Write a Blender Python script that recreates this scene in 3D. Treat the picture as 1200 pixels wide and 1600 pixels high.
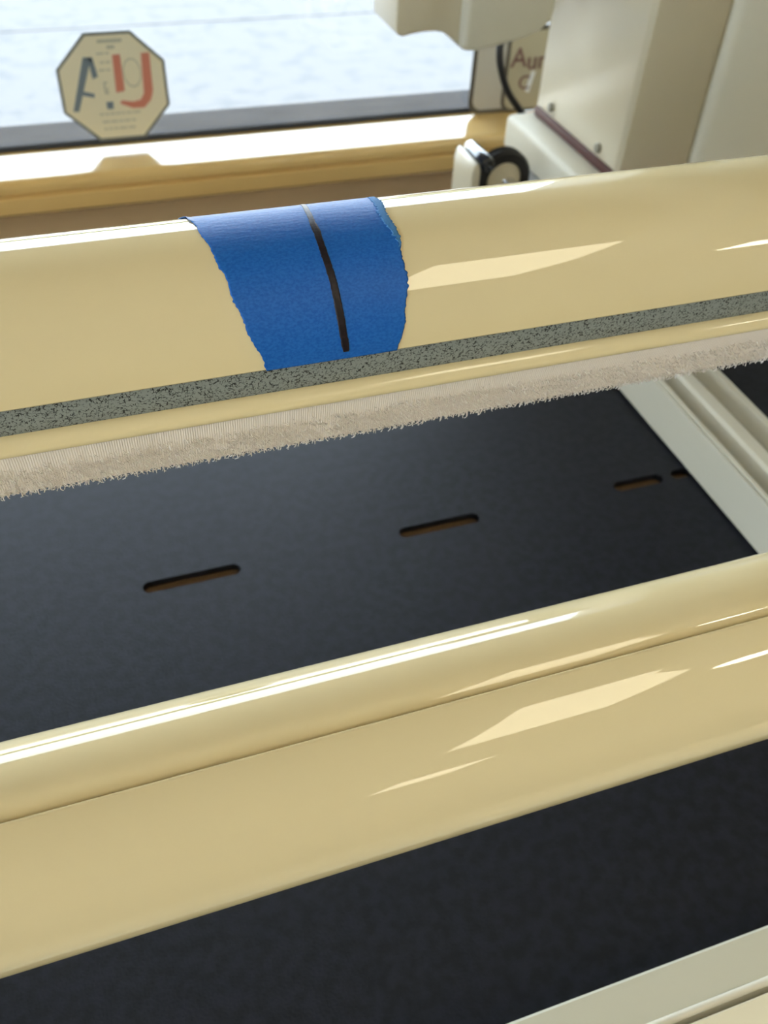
import bpy, bmesh, math, random
import numpy as np
from mathutils import Matrix, Vector
for o in list(bpy.data.objects): bpy.data.objects.remove(o)
S = bpy.context.scene
random.seed(4); rng = np.random.default_rng(4)
PI = math.pi

# ---------------------------------------------------------------- camera
cam = bpy.data.cameras.new('camera'); co = bpy.data.objects.new('camera', cam)
S.collection.objects.link(co); S.camera = co
R3 = ((0.94591788, -0.1954712, 0.25890225), (-0.32125063, -0.67546361, 0.66373711), (0.04513756, -0.71101331, -0.70172835))
m4 = Matrix([[R3[i][0], -R3[i][1], -R3[i][2], (0, 0, 1.25)[i]] for i in range(3)] + [[0, 0, 0, 1]])
co.matrix_world = m4
cam.sensor_fit = 'VERTICAL'; cam.lens = 4.15; cam.sensor_height = 4.15*1600/1400; cam.sensor_width = 4.15*1200/1400
cam.clip_start = 0.01; cam.clip_end = 200
cam.dof.use_dof = True; cam.dof.focus_distance = 0.267; cam.dof.aperture_fstop = 2.2
# ---------------------------------------------------------------- sky, exposure
w = bpy.data.worlds.new('sky'); S.world = w; w.use_nodes = True
bg = w.node_tree.nodes['Background']; bg.inputs[0].default_value = (0.74, 0.87, 1.0, 1); bg.inputs[1].default_value = 5.4
S.view_settings.view_transform = 'Standard'; S.view_settings.look = 'None'
S.view_settings.gamma = 1; S.view_settings.use_curve_mapping = False; S.view_settings.exposure = 1.0
PANEL = 4.1          # strength of the ceiling panels
LED = 14.0           # strength of the small machine lamp

sun = bpy.data.lights.new('sun', 'SUN'); sun.energy = 50; sun.angle = .01; sun.color = (1, .95, .84)
so_ = bpy.data.objects.new('sun', sun); S.collection.objects.link(so_)
so_.rotation_euler = (math.radians(54), 0, math.radians(14))      # from behind the building, 36 degrees high

# ---------------------------------------------------------------- helpers
COL = S.collection
def link(o, parent=None):
    COL.objects.link(o)
    if parent is not None: o.parent = parent
    return o
def tag(o, label=None, cat=None, group=None, kind=None):
    if label: o['label'] = label
    if cat: o['category'] = cat
    if group: o['group'] = group
    if kind: o['kind'] = kind
    return o
def empty(name, loc=(0, 0, 0), **k):
    o = bpy.data.objects.new(name, None); o.location = loc; o.empty_display_size = .02
    link(o); return tag(o, **k)
def wpos(p):
    v = Vector((0, 0, 0))
    while p is not None: v = v + p.location; p = p.parent
    return v
def mesh_obj(name, verts, faces, mat, parent=None, smooth=None):
    """verts in WORLD coordinates; shifted into the parent's frame"""
    me = bpy.data.meshes.new(name)
    off = wpos(parent)
    me.from_pydata([(v[0]-off.x, v[1]-off.y, v[2]-off.z) for v in verts], [], faces)
    bm = bmesh.new(); bm.from_mesh(me); bmesh.ops.recalc_face_normals(bm, faces=bm.faces); bm.to_mesh(me); bm.free()
    me.materials.append(mat)
    o = bpy.data.objects.new(name, me); link(o, parent)
    if smooth: smooth_by_angle(me, smooth)
    return o
def smooth_by_angle(me, deg):
    me.polygons.foreach_set('use_smooth', [True]*len(me.polygons))
    bm = bmesh.new(); bm.from_mesh(me)
    for e in bm.edges:
        if len(e.link_faces) == 2 and e.calc_face_angle(0) > math.radians(deg): e.smooth = False
    bm.to_mesh(me); bm.free()
def bm_obj(name, bm, mat, parent=None, smooth=30):
    bmesh.ops.recalc_face_normals(bm, faces=bm.faces)
    off = wpos(parent)
    bmesh.ops.translate(bm, vec=-off, verts=bm.verts)
    me = bpy.data.meshes.new(name); bm.to_mesh(me); bm.free()
    me.materials.append(mat)
    if smooth: smooth_by_angle(me, smooth)
    o = bpy.data.objects.new(name, me); return link(o, parent)
def box(name, x, y, z, mat, parent=None, bev=0.0, seg=2):
    bm = bmesh.new()
    bmesh.ops.create_cube(bm, size=1)
    for v in bm.verts:
        v.co = Vector(((x[0]+x[1])/2+v.co.x*(x[1]-x[0]), (y[0]+y[1])/2+v.co.y*(y[1]-y[0]), (z[0]+z[1])/2+v.co.z*(z[1]-z[0])))
    if bev: bmesh.ops.bevel(bm, geom=bm.edges[:], offset=bev, segments=seg, affect='EDGES', profile=.5)
    return bm_obj(name, bm, mat, parent, 40 if bev else None)
def extr(name, prof, axis, a, b, mat, parent=None, smooth=35, close=True, bev=0.0):
    """closed profile extruded along an axis. prof: list of (u,v).  axis 'x': (y,z), 'y': (x,z), 'z': (x,y)"""
    def P(u, v, t): return {'x': (t, u, v), 'y': (u, t, v), 'z': (u, v, t)}[axis]
    n = len(prof)
    V = [P(u, v, a) for u, v in prof]+[P(u, v, b) for u, v in prof]
    F = [(i, (i+1) % n, n+(i+1) % n, n+i) for i in range(n)]
    F += [tuple(range(n)), tuple(range(2*n-1, n-1, -1))]
    bm = bmesh.new(); vs = [bm.verts.new(v) for v in V]
    for f in F: bm.faces.new([vs[i] for i in f])
    if bev:
        bmesh.ops.recalc_face_normals(bm, faces=bm.faces)
        bmesh.ops.bevel(bm, geom=[e for e in bm.edges if e.calc_face_angle(0) > .3], offset=bev, segments=3, affect='EDGES', profile=.5)
    return bm_obj(name, bm, mat, parent, smooth)
def cyl(name, p0, p1, r, mat, parent=None, n=24, bev=0.0, r1=None):
    p0, p1 = Vector(p0), Vector(p1); d = p1-p0
    bm = bmesh.new()
    bmesh.ops.create_cone(bm, cap_ends=True, segments=n, radius1=r, radius2=r if r1 is None else r1, depth=d.length)
    q = d.to_track_quat('Z', 'Y')
    bmesh.ops.transform(bm, matrix=Matrix.Translation((p0+p1)/2) @ q.to_matrix().to_4x4(), verts=bm.verts)
    if bev: bmesh.ops.bevel(bm, geom=[e for e in bm.edges if e.calc_face_angle(0) > .8], offset=bev, segments=2, affect='EDGES', profile=.5)
    return bm_obj(name, bm, mat, parent, 40)
def tube(name, pts, r, mat, parent=None, n=10, sub=6):
    pts = [Vector(p) for p in pts]; P = []
    for i in range(len(pts)-1):
        p0 = pts[max(i-1, 0)]; p1 = pts[i]; p2 = pts[i+1]; p3 = pts[min(i+2, len(pts)-1)]
        for k in range(sub):
            t = k/sub
            P.append(.5*((2*p1)+(p2-p0)*t+(2*p0-5*p1+4*p2-p3)*t*t+(3*p1-p0-3*p2+p3)*t**3))
    P.append(pts[-1]); V = []; F = []
    for i, p in enumerate(P):
        d = (P[min(i+1, len(P)-1)]-P[max(i-1, 0)]).normalized(); a = d.orthogonal().normalized() if i == 0 else (a-d*a.dot(d)).normalized()
        b = d.cross(a)
        for k in range(n): V.append(p+r*(a*math.cos(2*PI*k/n)+b*math.sin(2*PI*k/n)))
    for i in range(len(P)-1):
        for k in range(n): F.append((i*n+k, i*n+(k+1) % n, (i+1)*n+(k+1) % n, (i+1)*n+k))
    F += [tuple(range(n)), tuple(range(len(V)-1, len(V)-n-1, -1))]
    return mesh_obj(name, V, F, mat, parent, 50)

# ---------------------------------------------------------------- materials
def mat(name, col, rough=.5, metal=0, spec=.5, coat=0, coat_rough=.05, bump=None, var=None, sheen=0):
    """bump = (scale, strength, distance, stretch)   var = (scale, colour2, lo, hi, stretch)"""
    m = bpy.data.materials.new(name); m.use_nodes = True
    nt = m.node_tree; b = nt.nodes['Principled BSDF']
    b.inputs['Base Color'].default_value = (*col, 1); b.inputs['Roughness'].default_value = rough
    b.inputs['Metallic'].default_value = metal; b.inputs['Specular IOR Level'].default_value = spec
    b.inputs['Coat Weight'].default_value = coat; b.inputs['Coat Roughness'].default_value = coat_rough
    b.inputs['Sheen Weight'].default_value = sheen
    tc = nt.nodes.new('ShaderNodeTexCoord')
    def noise(scale, stretch, det=4):
        mp = nt.nodes.new('ShaderNodeMapping'); mp.inputs['Scale'].default_value = stretch
        nt.links.new(tc.outputs['Object'], mp.inputs[0])
        n = nt.nodes.new('ShaderNodeTexNoise'); n.inputs['Scale'].default_value = scale; n.inputs['Detail'].default_value = det
        nt.links.new(mp.outputs[0], n.inputs['Vector']); return n.outputs['Fac']
    if bump:
        bp = nt.nodes.new('ShaderNodeBump'); bp.inputs['Strength'].default_value = bump[1]; bp.inputs['Distance'].default_value = bump[2]
        nt.links.new(noise(bump[0], bump[3] if len(bump) > 3 else (1, 1, 1)), bp.inputs['Height'])
        nt.links.new(bp.outputs[0], b.inputs['Normal'])
    if var:
        r = nt.nodes.new('ShaderNodeValToRGB'); r.color_ramp.elements[0].position = var[2]; r.color_ramp.elements[1].position = var[3]
        r.color_ramp.elements[0].color = (*var[1], 1); r.color_ramp.elements[1].color = (*col, 1)
        nt.links.new(noise(var[0], var[4] if len(var) > 4 else (1, 1, 1)), r.inputs[0])
        nt.links.new(r.outputs[0], b.inputs['Base Color'])
    return m
M = {}
M['roller'] = mat('cream_enamel', (.785, .655, .385), .5, spec=.0, coat=1.0, coat_rough=.025, bump=(60, .007, .002))
M['tape'] = mat('blue_masking_tape', (.004, .100, .42), .52, spec=.32, bump=(900, .5, .0003, (.25, 1, 1)), var=(1500, (.012, .135, .49), .38, .62, (.7, 1, 1)))
M['torn'] = mat('torn_tape_fibre', (.05, .20, .47), .8, bump=(1500, .6, .0004))
M['ink'] = mat('black_ink', (.008, .004, .007), .45, spec=.35, bump=(1200, .4, .0003, (.3, 1, 1)), var=(700, (.022, .012, .018), .3, .5))
M['strip'] = mat('loop_tape_weave', (.76, .68, .62), .75, bump=(1, 0, 0))
M['loops'] = mat('nylon_loops', (.82, .745, .69), .45, spec=.5)
M['longloops'] = mat('bright_nylon_loops', (.92, .87, .80), .35, spec=.6)
M['table'] = mat('black_laminate', (.0092, .0096, .0118), .47, spec=.155, bump=(700, .30, .0006), var=(160, (.014, .0145, .020), .38, .62))
M['mdf'] = mat('brown_board_core', (.16, .088, .038), .8, var=(900, (.10, .05, .02), .35, .6))
M['machine'] = mat('machine_enamel', (.65, .575, .42), .28, spec=.5, coat=.3, coat_rough=.1, bump=(90, .02, .002))
M['machine2'] = mat('machine_grey_enamel', (.68, .64, .52), .35, spec=.4)
M['hedge'] = mat('dark_hedge', (.012, .020, .010), .9, spec=.05, bump=(9, .8, .08))
M['rail_dim'] = mat('rail_grey_cream', (.50, .47, .36), .4, spec=.4)
M['bar'] = mat('bar_enamel', (.66, .61, .48), .5, spec=.3)
M['rail'] = mat('rail_anodised', (.60, .55, .43), .35, spec=.5)
M['rail_cream'] = mat('rail_cream', (.70, .62, .44), .35, spec=.5)
M['black'] = mat('black_rubber', (.012, .011, .011), .45)
M['blackgloss'] = mat('black_gloss_plastic', (.01, .012, .02), .12, coat=1)
M['steel'] = mat('polished_steel', (.70, .72, .78), .18, metal=1)
M['screw'] = mat('dull_screw', (.26, .24, .19), .5, metal=.6)
M['red'] = mat('red_brown_pad', (.085, .024, .017), .6)
M['grey_plate'] = mat('grey_plate', (.18, .17, .16), .4)
M['sill'] = mat('varnished_sill', (.80, .54, .21), .16, spec=.5, coat=.7, coat_rough=.12, bump=(14, .05, .01, (.1, 1, 1)), var=(9, (.72, .46, .16), .35, .65, (.12, 1, 1)))
M['frame'] = mat('window_frame_grey', (.17, .165, .16), .5, var=(40, (.11, .105, .10), .3, .6, (.3, 1, 1)))
M['wall'] = mat('wall_paint', (.74, .70, .60), .7, bump=(200, .1, .001))
M['wall_low'] = mat('wall_tan', (.86, .62, .36), .7, bump=(200, .1, .001))
M['ceiling'] = mat('ceiling_paint', (.75, .73, .68), .8, bump=(150, .2, .002))
M['floor'] = mat('floor_carpet', (.16, .14, .12), .9, bump=(400, .5, .004), var=(60, (.11, .10, .09), .3, .7))
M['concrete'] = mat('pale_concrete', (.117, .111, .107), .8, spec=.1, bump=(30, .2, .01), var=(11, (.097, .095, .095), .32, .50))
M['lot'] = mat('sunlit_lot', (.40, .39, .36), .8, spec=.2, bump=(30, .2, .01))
M['ledge'] = mat('outer_ledge_grey', (.050, .0465, .045), .9, spec=.03, var=(40, (.038, .036, .035), .3, .6, (.3, 1, 1)))
M['sign'] = mat('sign_back', (.50, .46, .39), .45)
M['sign_tan'] = mat('sign_tan', (.46, .40, .27), .45)
M['dark_border'] = mat('sign_border', (.10, .085, .06), .5)
M['burgundy'] = mat('burgundy_print', (.17, .075, .07), .5)
M['brownprint'] = mat('brown_print', (.12, .085, .05), .5)
M['st_blue'] = mat('sticker_blue', (.17, .22, .27), .6)
M['st_red'] = mat('sticker_red', (.60, .22, .16), .6)
M['st_grey'] = mat('sticker_faint_grey', (.50, .50, .40), .6)
M['st_edge'] = mat('sticker_border', (.17, .18, .165), .6)
M['plaster_white'] = mat('white_plastic', (.8, .8, .8), .4)
# sticker vinyl: lets some daylight through
m = mat('sticker_vinyl', (.93, .87, .67), .5); nt = m.node_tree
tr = nt.nodes.new('ShaderNodeBsdfTranslucent'); tr.inputs[0].default_value = (.55, .53, .42, 1)
mx = nt.nodes.new('ShaderNodeMixShader'); mx.inputs[0].default_value = .2
nt.links.new(nt.nodes['Principled BSDF'].outputs[0], mx.inputs[1]); nt.links.new(tr.outputs[0], mx.inputs[2])
nt.links.new(mx.outputs[0], nt.nodes['Material Output'].inputs[0]); M['sticker'] = m
# window glass
m = bpy.data.materials.new('window_glass'); m.use_nodes = True; nt = m.node_tree; nt.nodes.remove(nt.nodes['Principled BSDF'])
t = nt.nodes.new('ShaderNodeBsdfTransparent'); t.inputs[0].default_value = (.96, .97, .97, 1)
g = nt.nodes.new('ShaderNodeBsdfGlossy'); g.inputs['Roughness'].default_value = .01
fr = nt.nodes.new('ShaderNodeFresnel'); fr.inputs[0].default_value = 1.45
mx = nt.nodes.new('ShaderNodeMixShader'); nt.links.new(fr.outputs[0], mx.inputs[0]); nt.links.new(t.outputs[0], mx.inputs[1]); nt.links.new(g.outputs[0], mx.inputs[2])
nt.links.new(mx.outputs[0], nt.nodes['Material Output'].inputs[0]); M['glass'] = m
def emit(name, col, s):
    m = bpy.data.materials.new(name); m.use_nodes = True; b = m.node_tree.nodes['Principled BSDF']
    b.inputs['Base Color'].default_value = (.8, .8, .8, 1)
    b.inputs['Emission Color'].default_value = (*col, 1); b.inputs['Emission Strength'].default_value = s; return m
M['panel'] = emit('lamp_diffuser', (1.0, .90, .64), PANEL)
M['spot'] = emit('glint_lamp_lens', (1.0, .93, .74), 17.0)
M['led'] = emit('lamp_led', (1.0, .93, .70), LED)
# groove: grey paint with a fine black crackle
m = mat('grey_crackle_paint', (.15, .16, .14), .55, spec=.3); nt = m.node_tree; b = nt.nodes['Principled BSDF']
tc = nt.nodes.new('ShaderNodeTexCoord')
wn = nt.nodes.new('ShaderNodeTexNoise'); wn.inputs['Scale'].default_value = 700; wn.inputs['Detail'].default_value = 2
nt.links.new(tc.outputs['Object'], wn.inputs['Vector'])
mxv = nt.nodes.new('ShaderNodeMix'); mxv.data_type = 'RGBA'; mxv.blend_type = 'LINEAR_LIGHT'; mxv.inputs['Factor'].default_value = .0009
nt.links.new(tc.outputs['Object'], mxv.inputs['A']); nt.links.new(wn.outputs['Color'], mxv.inputs['B'])
vo = nt.nodes.new('ShaderNodeTexVoronoi'); vo.feature = 'DISTANCE_TO_EDGE'; vo.inputs['Scale'].default_value = 900
nt.links.new(mxv.outputs['Result'], vo.inputs['Vector'])
br = nt.nodes.new('ShaderNodeTexNoise'); br.inputs['Scale'].default_value = 1000; nt.links.new(tc.outputs['Object'], br.inputs['Vector'])
ad = nt.nodes.new('ShaderNodeMath'); ad.operation = 'MULTIPLY_ADD'; ad.inputs[1].default_value = .5; ad.inputs[2].default_value = -.235
nt.links.new(br.outputs['Fac'], ad.inputs[0])
su = nt.nodes.new('ShaderNodeMath'); su.operation = 'SUBTRACT'
nt.links.new(vo.outputs['Distance'], su.inputs[0]); nt.links.new(ad.outputs[0], su.inputs[1])
rp = nt.nodes.new('ShaderNodeValToRGB'); rp.color_ramp.elements[0].position = .0; rp.color_ramp.elements[1].position = .05
rp.color_ramp.elements[0].color = (.018, .02, .02, 1); rp.color_ramp.elements[1].color = (.26, .285, .275, 1)
nt.links.new(su.outputs[0], rp.inputs[0]); nt.links.new(rp.outputs[0], b.inputs['Base Color']); M['crackle'] = m
# ribbed weave for the flat band of the loop tape
nt = M['strip'].node_tree; b = nt.nodes['Principled BSDF']
tc = nt.nodes.new('ShaderNodeTexCoord'); wv = nt.nodes.new('ShaderNodeTexWave'); wv.wave_type = 'BANDS'; wv.bands_direction = 'X'
wv.inputs['Scale'].default_value = 420; wv.inputs['Distortion'].default_value = 1.2; wv.inputs['Detail'].default_value = 1
nt.links.new(tc.outputs['Object'], wv.inputs['Vector'])
bp = nt.nodes.new('ShaderNodeBump'); bp.inputs['Strength'].default_value = .5; bp.inputs['Distance'].default_value = .0003
nt.links.new(wv.outputs['Fac'], bp.inputs['Height']); nt.links.new(bp.outputs[0], b.inputs['Normal'])

# ================================================================ SETTING
WY0, WY1 = .955, 1.02           # window wall
X0, X1, Y0, ZC = -3.2, 4.0, -6.6, 2.7
WX0, WX1, WZ0, WZ1 = -1.7, 1.25, .860, 1.52
tag(box('floor', (X0, X1), (Y0, WY1), (-.06, 0), M['floor']), kind='structure')
tag(box('ceiling', (X0-.1, X1+.1), (Y0-.1, WY1), (ZC, ZC+.1), M['ceiling']), kind='structure')
wl = empty('wall_left', (X0, 0, 0), kind='structure')
LY0, LY1, LZ0, LZ1 = -3.4, .2, .85, 2.35
box('wall_panel', (X0-.1, X0), (Y0, WY1), (0, LZ0), M['wall'], wl); box('wall_panel', (X0-.1, X0), (Y0, WY1), (LZ1, ZC), M['wall'], wl)
box('wall_panel', (X0-.1, X0), (Y0, LY0), (LZ0, LZ1), M['wall'], wl); box('wall_panel', (X0-.1, X0), (LY1, WY1), (LZ0, LZ1), M['wall'], wl)
w2 = empty('added_fill_window', (X0, -1.6, LZ0), kind='structure')  # unseen window, added to let daylight in from the left
for y in (LY0, -1.63, LY1-.06): box('stile', (X0-.07, X0-.02), (y, y+.06), (LZ0, LZ1), M['plaster_white'], w2, .004)
for z in (LZ0, LZ1-.06): box('rail', (X0-.07, X0-.02), (LY0+.06, LY1-.06), (z, z+.06), M['plaster_white'], w2, .004)
box('pane', (X0-.05, X0-.045), (LY0+.06, LY1-.06), (LZ0+.06, LZ1-.06), M['glass'], w2)
lw = tag(box('pavement', (X0-12, X0-.1), (Y0, 1.0), (-.12, 0), M['concrete']), kind='structure')
tag(box('wall_right', (X1, X1+.1), (Y0, WY1), (0, ZC), M['wall']), kind='structure')
tag(box('wall_back', (X0-.1, X1+.1), (Y0-.1, Y0), (0, ZC), M['wall']), kind='structure')
wf = empty('wall_front', (0, WY0, 0), kind='structure')
box('wall_panel', (X0, X1), (WY0, WY1), (0, .842), M['wall_low'], wf)
box('wall_panel', (X0, X1), (WY0, WY1), (WZ1, ZC), M['wall'], wf)
box('wall_panel', (X0, WX0), (WY0, WY1), (.842, WZ1), M['wall'], wf)
box('wall_panel', (WX1, X1), (WY0, WY1), (.842, WZ1), M['wall'], wf)
# window: sill, frame, transom, pane
win = empty('window_1', (0, WY0, .86), kind='structure')
sp = [(.9675, .860), (.897, .860)]+[(.896+.008*math.cos(a), .852+.008*math.sin(a)) for a in np.linspace(PI/2, PI, 7)]+[(.888, .848), (.892, .8460), (.9675, .8460)]
extr('window_sill', sp, 'x', WX0-.06, WX1+.06, M['sill'], win)
tag(extr('trim_1', [(.955, .8458), (.890, .8458), (.8862, .8435), (.8855, .838), (.8862, .8290), (.890, .8255), (.925, .820), (.955, .82)], 'x', WX0-.04, WX1+.04, M['sill']), kind='structure')
fb = [(.968, .862), (.968, .8632), (1.000, .8624), (1.022, .861), (1.022, .835), (.968, .842)]
extr('outer_ledge', fb, 'x', WX0, WX1, M['ledge'], win)
extr('bottom_rail', [(.957, .860), (.957, .8632), (.968, .8632), (.968, .860)], 'x', WX0, WX1, M['ledge'], win)
box('top_rail', (WX0, WX1), (.950, .985), (WZ1-.03, WZ1), M['frame'], win, .002)
box('side_stile', (WX0, WX0+.03), (.950, .985), (.862, WZ1-.03), M['frame'], win, .002)
box('side_stile', (WX1-.03, WX1), (.950, .985), (.862, WZ1-.03), M['frame'], win, .002)
box('pane', (WX0+.03, WX1-.03), (.960, .964), (.8632, WZ1-.03), M['glass'], win)
# pavement outside, laid in big slabs with open joints
pv = empty('pavement', (0, 1.1, 0), kind='structure')
box('bedding', (-14, 16), (1.085, 30), (-.12, -.028), M['frame'], pv)
for y0, y1 in ((1.09, 4.262), (4.274, 7.5), (7.512, 30)):
    for x0, x1 in ((-14, -5.2), (-5.19, -1.9), (-1.888, 3.4), (3.412, 16)):
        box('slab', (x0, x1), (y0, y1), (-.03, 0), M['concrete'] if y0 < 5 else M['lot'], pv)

tag(box('wall_street', (-40, 40), (30.0, 30.4), (-.02, 3.0), M['hedge']), kind='structure')
# ceiling panels; the two towards the left wall are unseen, added as fill
for i, (px, py, lab) in enumerate(((1.06, -1.25, 'warm ceiling light panel above the quilting frame, nearest the window'),
                                   (1.30, -4.7, 'warm ceiling light panel at the back of the room, behind the nearest one'),
                                   (-1.7, -2.2, 'added warm fill panel on the ceiling towards the left wall, nearer the window'),
                                   (-1.7, -5.0, 'added warm fill panel on the ceiling towards the left wall, near the back'))):
    c = empty('ceiling_light', (px, py, ZC), label=lab, cat='ceiling light', group='ceiling light panels')
    hx, hy = .31, .62
    box('diffuser', (px-hx+.02, px+hx-.02), (py-hy+.02, py+hy-.02), (ZC-.035, ZC-.02), M['panel'], c)
    for x in ((px-hx, px-hx+.02), (px+hx-.02, px+hx)): box('frame', x, (py-hy, py+hy), (ZC-.04, ZC), M['plaster_white'], c)
    for y in ((py-hy, py-hy+.02), (py+hy-.02, py+hy)): box('frame', (px-hx+.02, px+hx-.02), y, (ZC-.04, ZC), M['plaster_white'], c)

c = empty('added_glint_lamp', (1.63, -1.25, ZC), label='small bright lamp added on the ceiling beside the nearest warm panel, for a glint on the lower roller', cat='ceiling light')  # unseen lamp, added for the bright spot mirrored in the lower roller
cyl('glint_lamp_lens', (1.63, -1.25, ZC-.055), (1.63, -1.25, ZC-.045), .115, M['spot'], c, 32)
cyl('can', (1.63, -1.25, ZC-.046), (1.63, -1.25, ZC), .135, M['plaster_white'], c, 32, .006)

# ================================================================ TABLE
tab = empty('quilting_table', (.3, .35, 0), label='black laminate table top with narrow routed slots below the cream rollers', cat='table')
TX0, TX1, TY0, TY1 = -1.25, 1.7, -.02, .735
bm = bmesh.new(); bmesh.ops.create_cube(bm, size=1)
for v in bm.verts: v.co = Vector(((TX0+TX1)/2+v.co.x*(TX1-TX0), (TY0+TY1)/2+v.co.y*(TY1-TY0), .834+v.co.z*.032))
top = bm_obj('table_top', bm, M['table'], tab, None)
slots = [(-.792, -.739), (-.635, -.582), (-.478, -.425), (-.321, -.268), (-.163, -.108), (-.0065, .0505), (.1505, .2045), (.3025, .3395), (.3465, .362), (.462, .518), (.62, .676), (.777, .833)]
SY, SW, SD = .3575, .0043, .006
cb = bmesh.new()
for a, b in slots:
    pr = [(b-SW+SW*math.cos(t), SY+SW*math.sin(t)) for t in np.linspace(-PI/2, PI/2, 9)]+[(a+SW+SW*math.cos(t), SY+SW*math.sin(t)) for t in np.linspace(PI/2, 3*PI/2, 9)]
    n = len(pr); lo_ = [cb.verts.new((x, y, .85-SD)) for x, y in pr]; hi_ = [cb.verts.new((x, y, .87)) for x, y in pr]
    for i in range(n): cb.faces.new((lo_[i], lo_[(i+1) % n], hi_[(i+1) % n], hi_[i]))
    cb.faces.new(lo_[::-1]); cb.faces.new(hi_)
cut = bm_obj('cutter', cb, M['table'], None, None)
md = top.modifiers.new('b', 'BOOLEAN'); md.object = cut; md.operation = 'DIFFERENCE'; md.solver = 'EXACT'
bpy.context.view_layer.update()
ev = bpy.data.meshes.new_from_object(top.evaluated_get(bpy.context.evaluated_depsgraph_get()))
top.modifiers.clear(); top.data = ev; bpy.data.objects.remove(cut)
for a, b in slots:
    pr = [(b-SW+SW*math.cos(t), SY+SW*math.sin(t)) for t in np.linspace(-PI/2, PI/2, 7)]+[(a+SW+SW*math.cos(t), SY+SW*math.sin(t)) for t in np.linspace(PI/2, 3*PI/2, 7)]
    extr('slot_bottom', pr, 'z', .8435, .8452, M['mdf'], tab, None)
for x in (TX0+.06, TX1-.06):
    for y in (.05, TY1-.06): box('leg', (x-.03, x+.03), (y-.03, y+.03), (0, .818), M['rail_cream'], tab, .004)

# front track rail on the near edge of the table
fr_ = empty('front_track_rail', (.3, .03, .85), label='pale flat track rail with a raised bead along the near edge of the table', cat='rail')
extr('rail_body', [(.0788, .85), (.0788, .879), (.0778, .88), (.0612, .88), (.0606, .8775), (.0575, .8775), (.0570, .8745), (-.015, .8745), (-.015, .85)], 'x', TX0, TX1, M['rail_dim'], fr_)
extr('cream_cap', [(.0570, .8746), (.0570, .8800), (.0564, .8806), (-.0144, .8806), (-.015, .8800), (-.015, .8746)], 'x', TX0, TX1, M['rail_cream'], fr_)
extr('bead', [(.0607+.0016*math.cos(a), .8797+.0016*math.sin(a)) for a in np.linspace(0, 2*PI, 13)[:-1]], 'x', TX0, TX1, M['rail'], fr_)

# ================================================================ CARRIAGE + MACHINE
car = empty('machine_carriage', (.376, .45, .85), label='pale grooved carriage channel crossing the table, with a black wheel at its end', cat='carriage')
zt = .8840
rp_ = [(.3590, .852), (.3597, zt-.0012), (.3600, zt-.0008), (.3606, zt-.0008), (.3608, zt-.005), (.3618, zt-.005), (.3621, zt+.0010), (.3645, zt+.0010), (.3660, zt-.0005),
       (.3668, zt-.016), (.3765, zt-.016), (.3780, zt-.0005), (.380, zt+.0012), (.3885, zt+.0012), (.391, zt-.001), (.3930, zt-.015), (.4065, zt-.015), (.4078, zt-.001), (.4130, zt-.001), (.4160, zt-.004), (.4160, .852)]
extr('channel_rail', rp_, 'y', .16, .715, M['rail'], car)
box('rail_shim', (.364, .416), (.60, .72), (.870, .8863), M['grey_plate'], car)
box('cross_plate', (.392, .64), (.60, .745), (.8862, .895), M['grey_plate'], car, .002)
bp_ = [(.408, .895), (.408, .921), (.4105, .9238), (.414, .9246), (.437, .9246), (.438, .921), (.438, .895)]
bar = extr('side_bar', bp_, 'y', .60, .788, M['bar'], car, bev=.002)
# wheel seen end-on
def lathe(name, prof, c, matr, parent, n=32):
    V = []; F = []
    for i in range(n):
        a = 2*PI*i/n
        for r, y in prof: V.append((c[0]+r*math.cos(a), c[1]+y, c[2]+r*math.sin(a)))
    k = len(prof)
    for i in range(n):
        for j in range(k): F.append((i*k+j, i*k+(j+1) % k, ((i+1) % n)*k+(j+1) % k, ((i+1) % n)*k+j))
    return mesh_obj(name, V, F, matr, parent, 35)
wc = (.362, .695, .9075)
wh = lathe('wheel', [(.0165, -.007), (.024, -.007), (.0265, -.004), (.0245, 0), (.0265, .004), (.024, .007), (.0165, .007)], wc, M['black'], car)
lathe('hub', [(.002, -.008), (.012, -.008), (.0166, -.005), (.0166, .005), (.002, .006)], wc, M['machine'], wh)
cyl('axle', (.367, .60, .906), (.367, .708, .9065), .0045, M['steel'], wh, 16, .001)
extr('wheel_bracket', [(.3225, .880), (.3225, .925), (.324, .931), (.3265, .9335), (.329, .931), (.3305, .925), (.3305, .880)], 'y', .672, .712, M['machine'], car, bev=.001)
box('bracket_foot', (.3225, .361), (.672, .712), (.872, .884), M['machine'], car, .001)
cyl('bracket_bolt', (.3365, .672, .9305), (.3365, .712, .9305), .0068, M['blackgloss'], car, 20, .002)

qm = empty('quilting_machine', (.55, .70, .93), label='off-white enamelled quilting machine body rising behind the upper roller at right', cat='sewing machine')
box('rubber_pad', (.4325, .62), (.612, .782), (.925, .9325), M['red'], qm, .001)
col = extr('column_housing', [(.436, .635), (.439, .630), (.503, .630), (.503, .787), (.439, .787), (.436, .784)], 'z', .932, 1.50, M['machine'], qm, bev=.0008)
extr('rear_casing', [(.5045, .640), (.5055, .634), (.509, .6275), (.515, .624)]+[(.60+.06*math.cos(a), .684+.06*math.sin(a)) for a in np.linspace(-PI/2, 0, 9)]+[(.66, .79), (.5045, .79)], 'z', .932, 1.50, M['machine2'], qm)
for y, z in ((.7557, .9405), (.6649, .9395), (.7557, 1.38), (.6649, 1.38)):
    cyl('screw', (.4372, y, z), (.4335, y, z), .0042, M['screw'], qm, 16, .0008)
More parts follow.
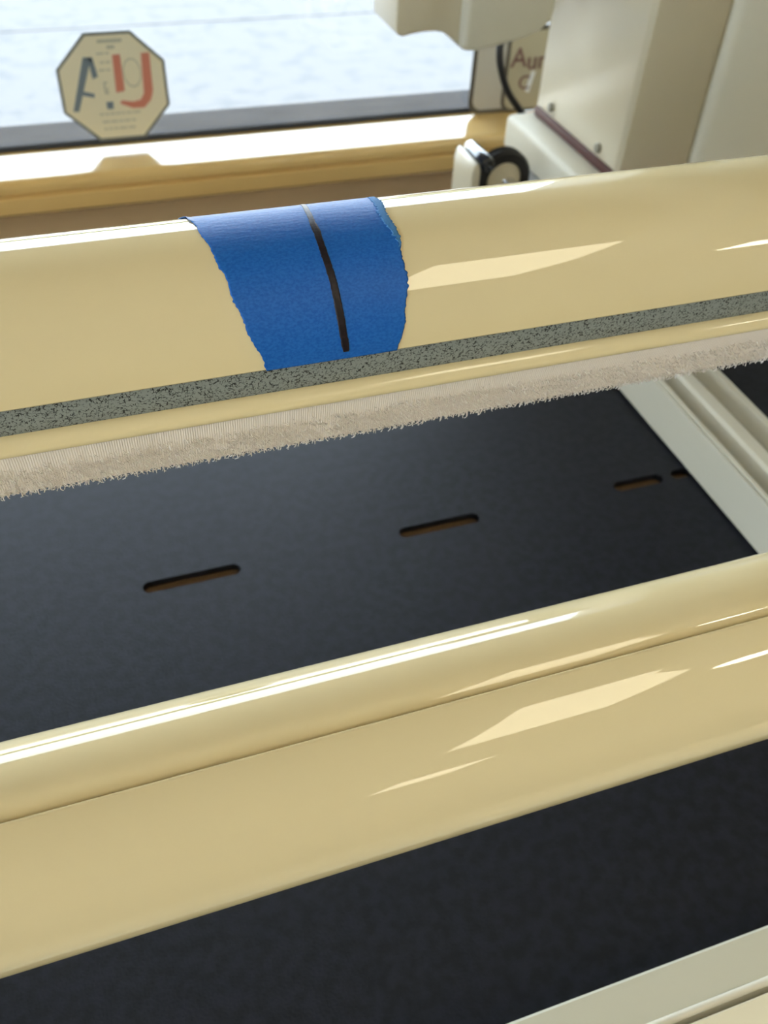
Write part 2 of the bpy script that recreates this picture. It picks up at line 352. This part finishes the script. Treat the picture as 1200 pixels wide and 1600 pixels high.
# throat arm and needle head, to the right of the photograph's frame
extr('throat_arm', [(-.15, 1.40), (-.13, 1.49), (.66, 1.50), (.66, 1.36), (.50, 1.38), (.05, 1.385), (.03, 1.36), (-.14, 1.36)], 'x', .437, .70, M['machine'], qm, bev=.006)
extr('needle_head', [(.60, -.14), (.695, -.14), (.695, .02), (.60, .02)], 'z', 1.16, 1.365, M['machine'], qm, bev=.008)
cyl('needle_bar', (.65, -.06, 1.03), (.65, -.06, 1.17), .004, M['steel'], qm, 16)
# small work light on a bracket of the needle head
box('lamp_shell', (.527, .593), (-.152, -.082), (1.346, 1.372), M['machine'], qm, .004)
box('lamp_lens', (.534, .586), (-.146, -.088), (1.342, 1.3462), M['led'], qm, .001)
# housing that hangs at the back, left of the column
hp = [(.2662, 1.026), (.2672, 1.0215), (.272, 1.0195), (.280, 1.0212), (.289, 1.0222), (.300, 1.0222), (.308, 1.0205), (.3165, 1.0145), (.321, 1.010), (.321, 1.095), (.2662, 1.095)]
extr('motor_housing', hp, 'y', .722, .78, M['machine'], qm, bev=.0015)
hp = [(.3205, 1.0105), (.324, 1.0085), (.332, 1.0080), (.345, 1.0095), (.372, 1.0150), (.390, 1.0210), (.3975, 1.028), (.3985, 1.036), (.3985, 1.095), (.3205, 1.095)]
extr('motor_cover', hp, 'y', .712, .775, M['machine2'], qm, bev=.004)
box('housing_bracket', (.3985, .437), (.725, .77), (1.04, 1.085), M['machine'], qm, .003)

# black cable behind the bar
cb_ = tube('power_cable', [(.4225, .79, 1.03), (.4265, .832, .995), (.4285, .860, .9740), (.4275, .860, .954), (.4330, .860, .9356), (.4430, .860, .9162), (.459, .860, .8977), (.4655, .855, .888), (.468, .845, .870), (.47, .835, .845)], .0036, M['black'])
tag(cb_, 'black cable curving down between the two window signs and the machine', 'cable')

# ================================================================ THINGS ON THE WINDOW
def plate(name, pts, y0, y1, matr, parent=None): return extr(name, pts, 'y', y0, y1, matr, parent, None)
stk = empty('window_sticker', (.0585, .953, .918), label='octagonal cream window sticker with dark rim and blue and red letters, low on the glass', cat='sticker')
octp = [(.0377, .9685), (.081, .9685), (.1098, .9406), (.1102, .8982), (.0819, .8679), (.0372, .8679), (.0069, .8974), (.0073, .9377)]
cx, cz = .0585, .9182
plate('border', octp, .9472, .9480, M['st_edge'], stk)
plate('vinyl_face', [(cx+(x-cx)*.945, cz+(z-cz)*.945) for x, z in octp], .9466, .9474, M['sticker'], stk)
def strokes(name, polys, matr, parent, y0=.9462, y1=.9468):
    V = []; F = []
    for p in polys:
        n = len(p); o = len(V)
        V += [(x, y0, z) for x, z in p]+[(x, y1, z) for x, z in p]
        F += [tuple(o+i for i in range(n)), tuple(o+n+i for i in range(n-1, -1, -1))]+[(o+i, o+n+i, o+n+(i+1) % n, o+(i+1) % n) for i in range(n)]
    return mesh_obj(name, V, F, matr, parent)
tag(strokes('letter', [[(.0338, .9475), (.0414, .9471), (.0216, .8981), (.0162, .8986)][::1], [(.0379, .9473), (.0425, .947), (.0448, .9295), (.0396, .9275)], [(.0282, .917), (.039, .9138), (.0384, .9103), (.028, .9128)]], M['st_blue'], stk), 'blue letter A')
strokes('letter', [[(.0611, .9482), (.0683, .9483), (.0679, .9148), (.0597, .9136)]], M['st_red'], stk)['label'] = 'red upright letter I'
strokes('letter', [[(.0882, .9483), (.0961, .9484), (.095, .9129), (.086, .9111)], [(.086, .9111), (.095, .9129), (.092, .9045), (.082, .9052)], [(.082, .9052), (.092, .9045), (.0847, .8976), (.0744, .904)], [(.0744, .904), (.0847, .8976), (.0734, .8978), (.0618, .9031), (.0635, .906)]], M['st_red'], stk)['label'] = 'red letter J'
strokes('dot', [[(.0486, .9053), (.0553, .9054), (.0549, .8986), (.0487, .8985)]], M['st_blue'], stk)
def dash(x0, x1, z, h=.0014): return [(x0, z+h/2), (x1, z+h/2), (x1, z-h/2), (x0, z-h/2)]
fine = [dash(.0491, .072, .9607, .003), dash(.057, .0645, .9552, .003)]
for z, a, b in ((.894, .0405, .083), (.8865, .042, .078), (.8795, .0425, .076), (.950, .0466, .0585), (.942, .0488, .0584), (.935, .0464, .0573)):
    x = a
    while x < b-.002:
        l = min(random.uniform(.003, .008), b-x); fine.append(dash(x, x+l, z)); x += l+.0012
fine += [dash(.0492, .0525, .9235, .0016), dash(.0488, .0503, .9185, .009), dash(.0492, .0525, .9135, .0016), dash(.0512, .0525, .9165, .005)]
ring = []
for i in range(16):
    a0, a1 = 2*PI*i/16, 2*PI*(i+1)/16
    ring.append([(.0775+.0088*math.cos(a0), .931+.0135*math.sin(a0)), (.0775+.0088*math.cos(a1), .931+.0135*math.sin(a1)), (.0775+.0078*math.cos(a1), .931+.0123*math.sin(a1)), (.0775+.0078*math.cos(a0), .931+.0123*math.sin(a0))])
o = strokes('fine_print', fine+ring, M['st_grey'], stk); o['kind'] = 'stuff'

def rrect(x0, x1, z0, z1, r, n=6):
    P = []
    for cx_, cz_, a0 in ((x1-r, z0+r, -PI/2), (x1-r, z1-r, 0), (x0+r, z1-r, PI/2), (x0+r, z0+r, PI)):
        P += [(cx_+r*math.cos(a0+PI/2*k/n), cz_+r*math.sin(a0+PI/2*k/n)) for k in range(n+1)]
    return P
sa = empty('window_sign', (.47, .95, .861), label='grey rounded-corner sign with dark border on the glass, left of the cable', cat='sign')
plate('border', rrect(.4415, .5200, .8605, 1.00, .014), .9505, .9520, M['dark_border'], sa)
plate('sign_face', rrect(.4462, .5165, .8652, .9965, .011), .9492, .9506, M['sign'], sa)
sb = empty('window_sign', (.60, .95, .861), label='tan sign with burgundy lettering on the glass, right of the cable', cat='sign')
plate('border', rrect(.4805, .66, .861, .951, .012), .9475, .9495, M['dark_border'], sb)
plate('sign_face', rrect(.4840, .657, .8645, .9465, .010), .9462, .9476, M['sign_tan'], sb)

# ================================================================ ROLLERS
RR = .032
UC = (.25013, 1.08895); LC = (.14129, .99064)
RX0, RX1 = -1.12, 1.55
def arc(c, r, a0, a1, n): return [(c[0]+r*math.cos(math.radians(a)), c[1]+r*math.sin(math.radians(a))) for a in np.linspace(a0, a1, n)]
up = empty('upper_roller', (.2, UC[0], UC[1]), label='upper cream enamelled roller carrying the blue tape and the white loop strip', cat='roller')
prof = arc(UC, RR, -120, 177.2, 130)+arc(UC, RR-.0006, 178.3, 178.3, 1)+arc(UC, .0290, 179.2, 179.2, 1)+arc(UC, .0283, 181, 238, 24)
extr('roller_tube', prof, 'x', RX0, RX1, M['roller'], up, 25)
g = arc(UC, .02875, 180.2, 212, 12)+arc(UC, .0281, 212, 180.2, 12)
tag(extr('groove_lining', g, 'x', RX0, RX1, M['crackle'], up, 25), 'grey lining with fine black crackle in the groove')
BC = (.2239, 1.0737)
extr('bead_lip', [(BC[0]+.00368*math.cos(a), BC[1]+.00368*math.sin(a)) for a in np.linspace(0, 2*PI, 33)[:-1]], 'x', RX0, RX1, M['roller'], up, 50)
# web that carries the strip below the lip
A = Vector((.2236, 1.0705)); B = Vector((.2259, 1.0538))
d = (B-A).normalized(); nrm = Vector((-d.y, d.x)); nrm = nrm if nrm.x < 0 else -nrm      # towards the camera side
st_ = [tuple(A+nrm*.0005), tuple(B+nrm*.0005), tuple(B-nrm*.0005), tuple(A-nrm*.0005)]
strip = extr('loop_strip', st_, 'x', RX0, RX1, M['strip'], up, None)
tag(strip, 'white fuzzy loop fastener strip below the lip')
# the edge fold of the strip where it meets the lip
extr('strip_edge', [(A.x+nrm.x*.0008+.0007*math.cos(a), A.y+.0006*math.sin(a)+.0001) for a in np.linspace(0, 2*PI, 9)[:-1]], 'x', RX0, RX1, M['strip'], strip, 50)
# nylon loops: one piece of stuff
def loops():
    L = (B-A).length; V = []; F = []
    K, NS = 6, 3
    def add(x, s, depth, height, lean, dx, r):
        o = len(V); base = A+d*s
        a = random.uniform(-1, 1)
        P = []
        for k in range(K+1):
            t = k/K; up_ = math.sin(PI*t*.92)
            px = x+dx*(t-.5)+lean*up_
            q = base+nrm*(.0004+depth*up_)+d*(height*(t if s > L*.9 else up_*.6+.25*t))
            P.append(Vector((px, q.x, q.y)))
        for k in range(K+1):
            t = (P[min(k+1, K)]-P[max(k-1, 0)]).normalized(); e = t.orthogonal().normalized(); f = t.cross(e)
            for j in range(NS):
                V.append(P[k]+r*(e*math.cos(2*PI*j/NS)+f*math.sin(2*PI*j/NS)))
        for k in range(K):
            for j in range(NS): F.append((o+k*NS+j, o+k*NS+(j+1) % NS, o+(k+1)*NS+(j+1) % NS, o+(k+1)*NS+j))
    x = -.20
    while x < .46:
        # fine face loops that thin out towards the woven edge
        for s in np.arange(.0050, L+.0001, .0011):
            if s < .0078 and random.random() > (s-.0044)/.0042: continue
            if random.random() < .35: continue
            add(x+random.gauss(0, .0003), s+random.gauss(0, .0003), random.uniform(.0003, .0009), random.uniform(.0005, .0014), random.gauss(.0003, .0004), random.gauss(.0004, .0005), .00010)
        # longer bright strands, in slanting tufts
        ph = (x*430) % 1
        for s in np.arange(.0060, L-.001, .0016):
            q = (ph+s*55) % 1
            if q < .26 and random.random() < .6:
                BV.append(len(F)); add(x+random.gauss(0, .0002), s+random.gauss(0, .0003), random.uniform(.0007, .0014), random.uniform(.0010, .0021), random.gauss(.0008, .0004), random.gauss(.0009, .0005), .00016)
        # fringe at the lower edge
        for k in range(2):
            add(x+random.gauss(0, .0003), L-random.uniform(0, .0009), random.uniform(0, .0009)-.0006*k, random.uniform(.0004, .0026)+.0007*math.sin(x*2600), random.gauss(0, .0006), random.gauss(0, .0007), .00016)
        x += .00062
    return V, F
BV = []
V, F = loops()
Va = np.array([tuple(v) for v in V])-np.array(wpos(strip)); NF, NV = 18, 21          # faces and vertices of one loop
big = set(BV)
for nm, want, mm in (('loop_pile', False, M['loops']), ('long_loops', True, M['longloops'])):
    vv = []; ff = []
    for k in range(len(F)//NF):
        if ((k*NF) in big) != want: continue
        o_ = len(vv); vv += Va[k*NV:(k+1)*NV].tolist(); ff += [tuple(i-k*NV+o_ for i in f) for f in F[k*NF:(k+1)*NF]]
    me = bpy.data.meshes.new(nm); me.from_pydata(vv, [], ff); me.materials.append(mm); me.polygons.foreach_set('use_smooth', [True]*len(ff))
    lp = bpy.data.objects.new(nm, me); link(lp, strip); lp['kind'] = 'stuff'

# lower roller: full tube with a rolled step near its top
lo = empty('lower_roller', (.2, LC[0], LC[1]), label='lower cream enamelled roller nearest the viewer, with a step along its top', cat='roller')
th = [105.5, 104.6, 103.8, 103.2]; band = [(103.0, .855), (101.5, .868), (99.5, .892), (97, .920), (94, .944), (90, .964), (85, .979), (79, .990), (72, .996), (64, 1.0)]
prof = arc(LC, RR, 460-6-360+12, 106.5, 1)+[(LC[0]+r*math.cos(math.radians(a)), LC[1]+r*math.sin(math.radians(a))) for a, r in ((105.2, RR), (104.2, RR*.994), (103.6, RR*.975), (103.3, RR*.90))]
xs = np.array([b[0] for b in band])[::-1]; ys = np.array([b[1] for b in band])[::-1]
bandpts = []
for a in np.linspace(103.1, 64, 34):
    r = RR*float(np.interp(a, xs, ys)); bandpts.append((LC[0]+r*math.cos(math.radians(a)), LC[1]+r*math.sin(math.radians(a))))
# smooth the band radius
bp2 = np.array(bandpts)
for _ in range(6): bp2[1:-1] = (bp2[:-2]+2*bp2[1:-1]+bp2[2:])/4
prof = prof+[tuple(p) for p in bp2]+arc(LC, RR, 62, -252, 130)
extr('roller_tube', prof, 'x', RX0, RX1, M['roller'], lo, 25)
# end plates that carry both rollers, far outside the frame
for xe, side in ((RX0-.02, 'left'), (RX1, 'right')):
    e = empty('frame_end_plate', (xe+.01, .2, .85), label='cream steel end plate holding the %s ends of both rollers' % side, cat='bracket')
    extr('plate', [(.09, .8805 if False else .85), (.09, 1.0), (.11, 1.03), (.22, 1.13), (.28, 1.13), (.30, 1.10), (.30, .85)], 'x', xe, xe+.02, M['machine'], e, None)

# ================================================================ TAPE
def onroll(a, X, rad): return (X, UC[0]+rad*math.cos(math.radians(a)), UC[1]+rad*math.sin(math.radians(a)))
AL = [(36, .0285), (68.3, .0311), (90, .0327), (110.2, .0346), (124.4, .0364), (145, .0385), (160.7, .0413), (177.6, .0448)]
AR = [(36, .0915), (63.5, .0922), (93.3, .0907), (118.8, .0913), (140.6, .0908), (160.8, .0886), (177.6, .0863)]
def ip(T, a): return float(np.interp(a, [t[0] for t in T], [t[1] for t in T]))
def tape_mesh():
    NA, NX = 230, 90; V = []; F = []
    angs = np.linspace(36, 177.8, NA)
    jl = rng.normal(0, 1, NA); jr = rng.normal(0, 1, NA)
    jl = np.convolve(jl, [.25, .5, .25], 'same')*.00022; jr = np.convolve(jr, [.25, .5, .25], 'same')*.00026
    for i, a in enumerate(angs):
        l = ip(AL, a)+jl[i]*(1 if a > 95 else .35)+.0003*math.sin(a*.31); r = ip(AR, a)+jr[i]+.0003*math.sin(a*.23+1)
        for j in range(NX):
            t = j/(NX-1); X = l+(r-l)*t
            lift = .0003
            if t < .02 and a < 80: lift += .0003*(1-t/.02)
            V.append(onroll(a, X, RR+lift))
    for i in range(NA-1):
        for j in range(NX-1): F.append((i*NX+j, i*NX+j+1, (i+1)*NX+j+1, (i+1)*NX+j))
    return V, F
tp = empty('blue_tape', (.065, .22, 1.105), label='torn piece of blue masking tape with a black marker line on the upper roller', cat='tape')
V, F = tape_mesh()
tf = mesh_obj('tape_strip', V, F, M['tape'], tp, 80)
so = tf.modifiers.new('thick', 'SOLIDIFY'); so.thickness = .00018; so.offset = -1
# lighter torn layer on the right edge
V = []; F = []; angs = np.linspace(58, 121, 80)
for i, a in enumerate(angs):
    r = ip(AR, a)+rng.normal(0, .00018)+.0003*math.sin(a*.23+1)+.0003; wd = .0030*math.sin(PI*(i+.5)/len(angs))**.6+rng.normal(0, .0003)
    for j in range(4): V.append(onroll(a, r-wd*(1-j/3), RR+.00042))
for i in range(len(angs)-1):
    for j in range(3): F.append((i*4+j, i*4+j+1, i*4+j+5, i*4+j+4))
t2 = mesh_obj('torn_edge', V, F, M['torn'], tp, 80); so = t2.modifiers.new('thick', 'SOLIDIFY'); so.thickness = .00010; so.offset = -1
t2['label'] = 'paler torn fibres on the right edge'
# marker line
IK = [(58, .0687), (63.4, .0684), (85, .0672), (100, .0668), (106, .0671), (109, .0669), (120, .0671), (135.3, .0678), (150, .0682), (162.7, .0687), (173.6, .0694)]
IW = [(58, .0009), (80, .0010), (95, .0011), (104, .0015), (110, .0013), (130, .0014), (160, .0015), (170, .0015), (173.6, .0011)]
V = []; F = []; angs = np.linspace(58, 173.6, 120)
for i, a in enumerate(angs):
    c = ip(IK, a); h = ip(IW, a)/2*1.6
    for j in range(5): V.append(onroll(a, c+h*(j/2-1)+(rng.normal(0, .00005) if j in (0, 4) else 0), RR+.00043))
for i in range(len(angs)-1):
    for j in range(4): F.append((i*5+j, i*5+j+1, i*5+j+6, i*5+j+5))
ik = mesh_obj('marker_line', V, F, M['ink'], tp, 80); so = ik.modifiers.new('thick', 'SOLIDIFY'); so.thickness = .0001; so.offset = -1

# lettering on the tan sign: big burgundy word, small print rows
def text(body, size, x, z, y, matr, parent, name='lettering', ext=.0006):
    cu = bpy.data.curves.new(name, 'FONT'); cu.body = body; cu.size = size; cu.extrude = ext
    ob = bpy.data.objects.new(name, cu); COL.objects.link(ob)
    ob.rotation_euler = (PI/2, 0, 0); ob.location = (x, y, z)
    bpy.context.view_layer.update()
    me = bpy.data.meshes.new_from_object(ob.evaluated_get(bpy.context.evaluated_depsgraph_get())); mw = ob.matrix_world.copy()
    bpy.data.objects.remove(ob); me.transform(mw); me.transform(Matrix.Translation(-wpos(parent))); me.materials.clear(); me.materials.append(matr)
    o2 = bpy.data.objects.new(name, me); return link(o2, parent)
text('A', .029, .4850, .9100, .9458, M['burgundy'], sb)
text('un', .027, .5045, .9070, .9458, M['burgundy'], sb)
text('C', .021, .4975, .8860, .9458, M['burgundy'], sb)
strokes('pale_stripe', [[(.5129, .9051), (.5175, .9040), (.5125, .8813), (.5075, .8836)]], M['plaster_white'], sb, .9455, .9465)
sc = empty('window_sign', (.58, .95, .955), label='upper sign with rows of small brown blocks, above the tan sign', cat='sign')
plate('sign_face', rrect(.490, .66, .9535, 1.004, .004), .9475, .9495, M['sign_tan'], sc)
for k, (x, z, wd, h) in enumerate(((.505, .962, .008, .012), (.517, .964, .010, .009), (.531, .962, .008, .012), (.505, .985, .012, .010), (.522, .986, .010, .012), (.538, .984, .010, .010))):
    strokes('print_block', [[(x, z+h), (x+wd, z+h), (x+wd, z), (x, z)]], M['brownprint'], sc, .9465, .9475)
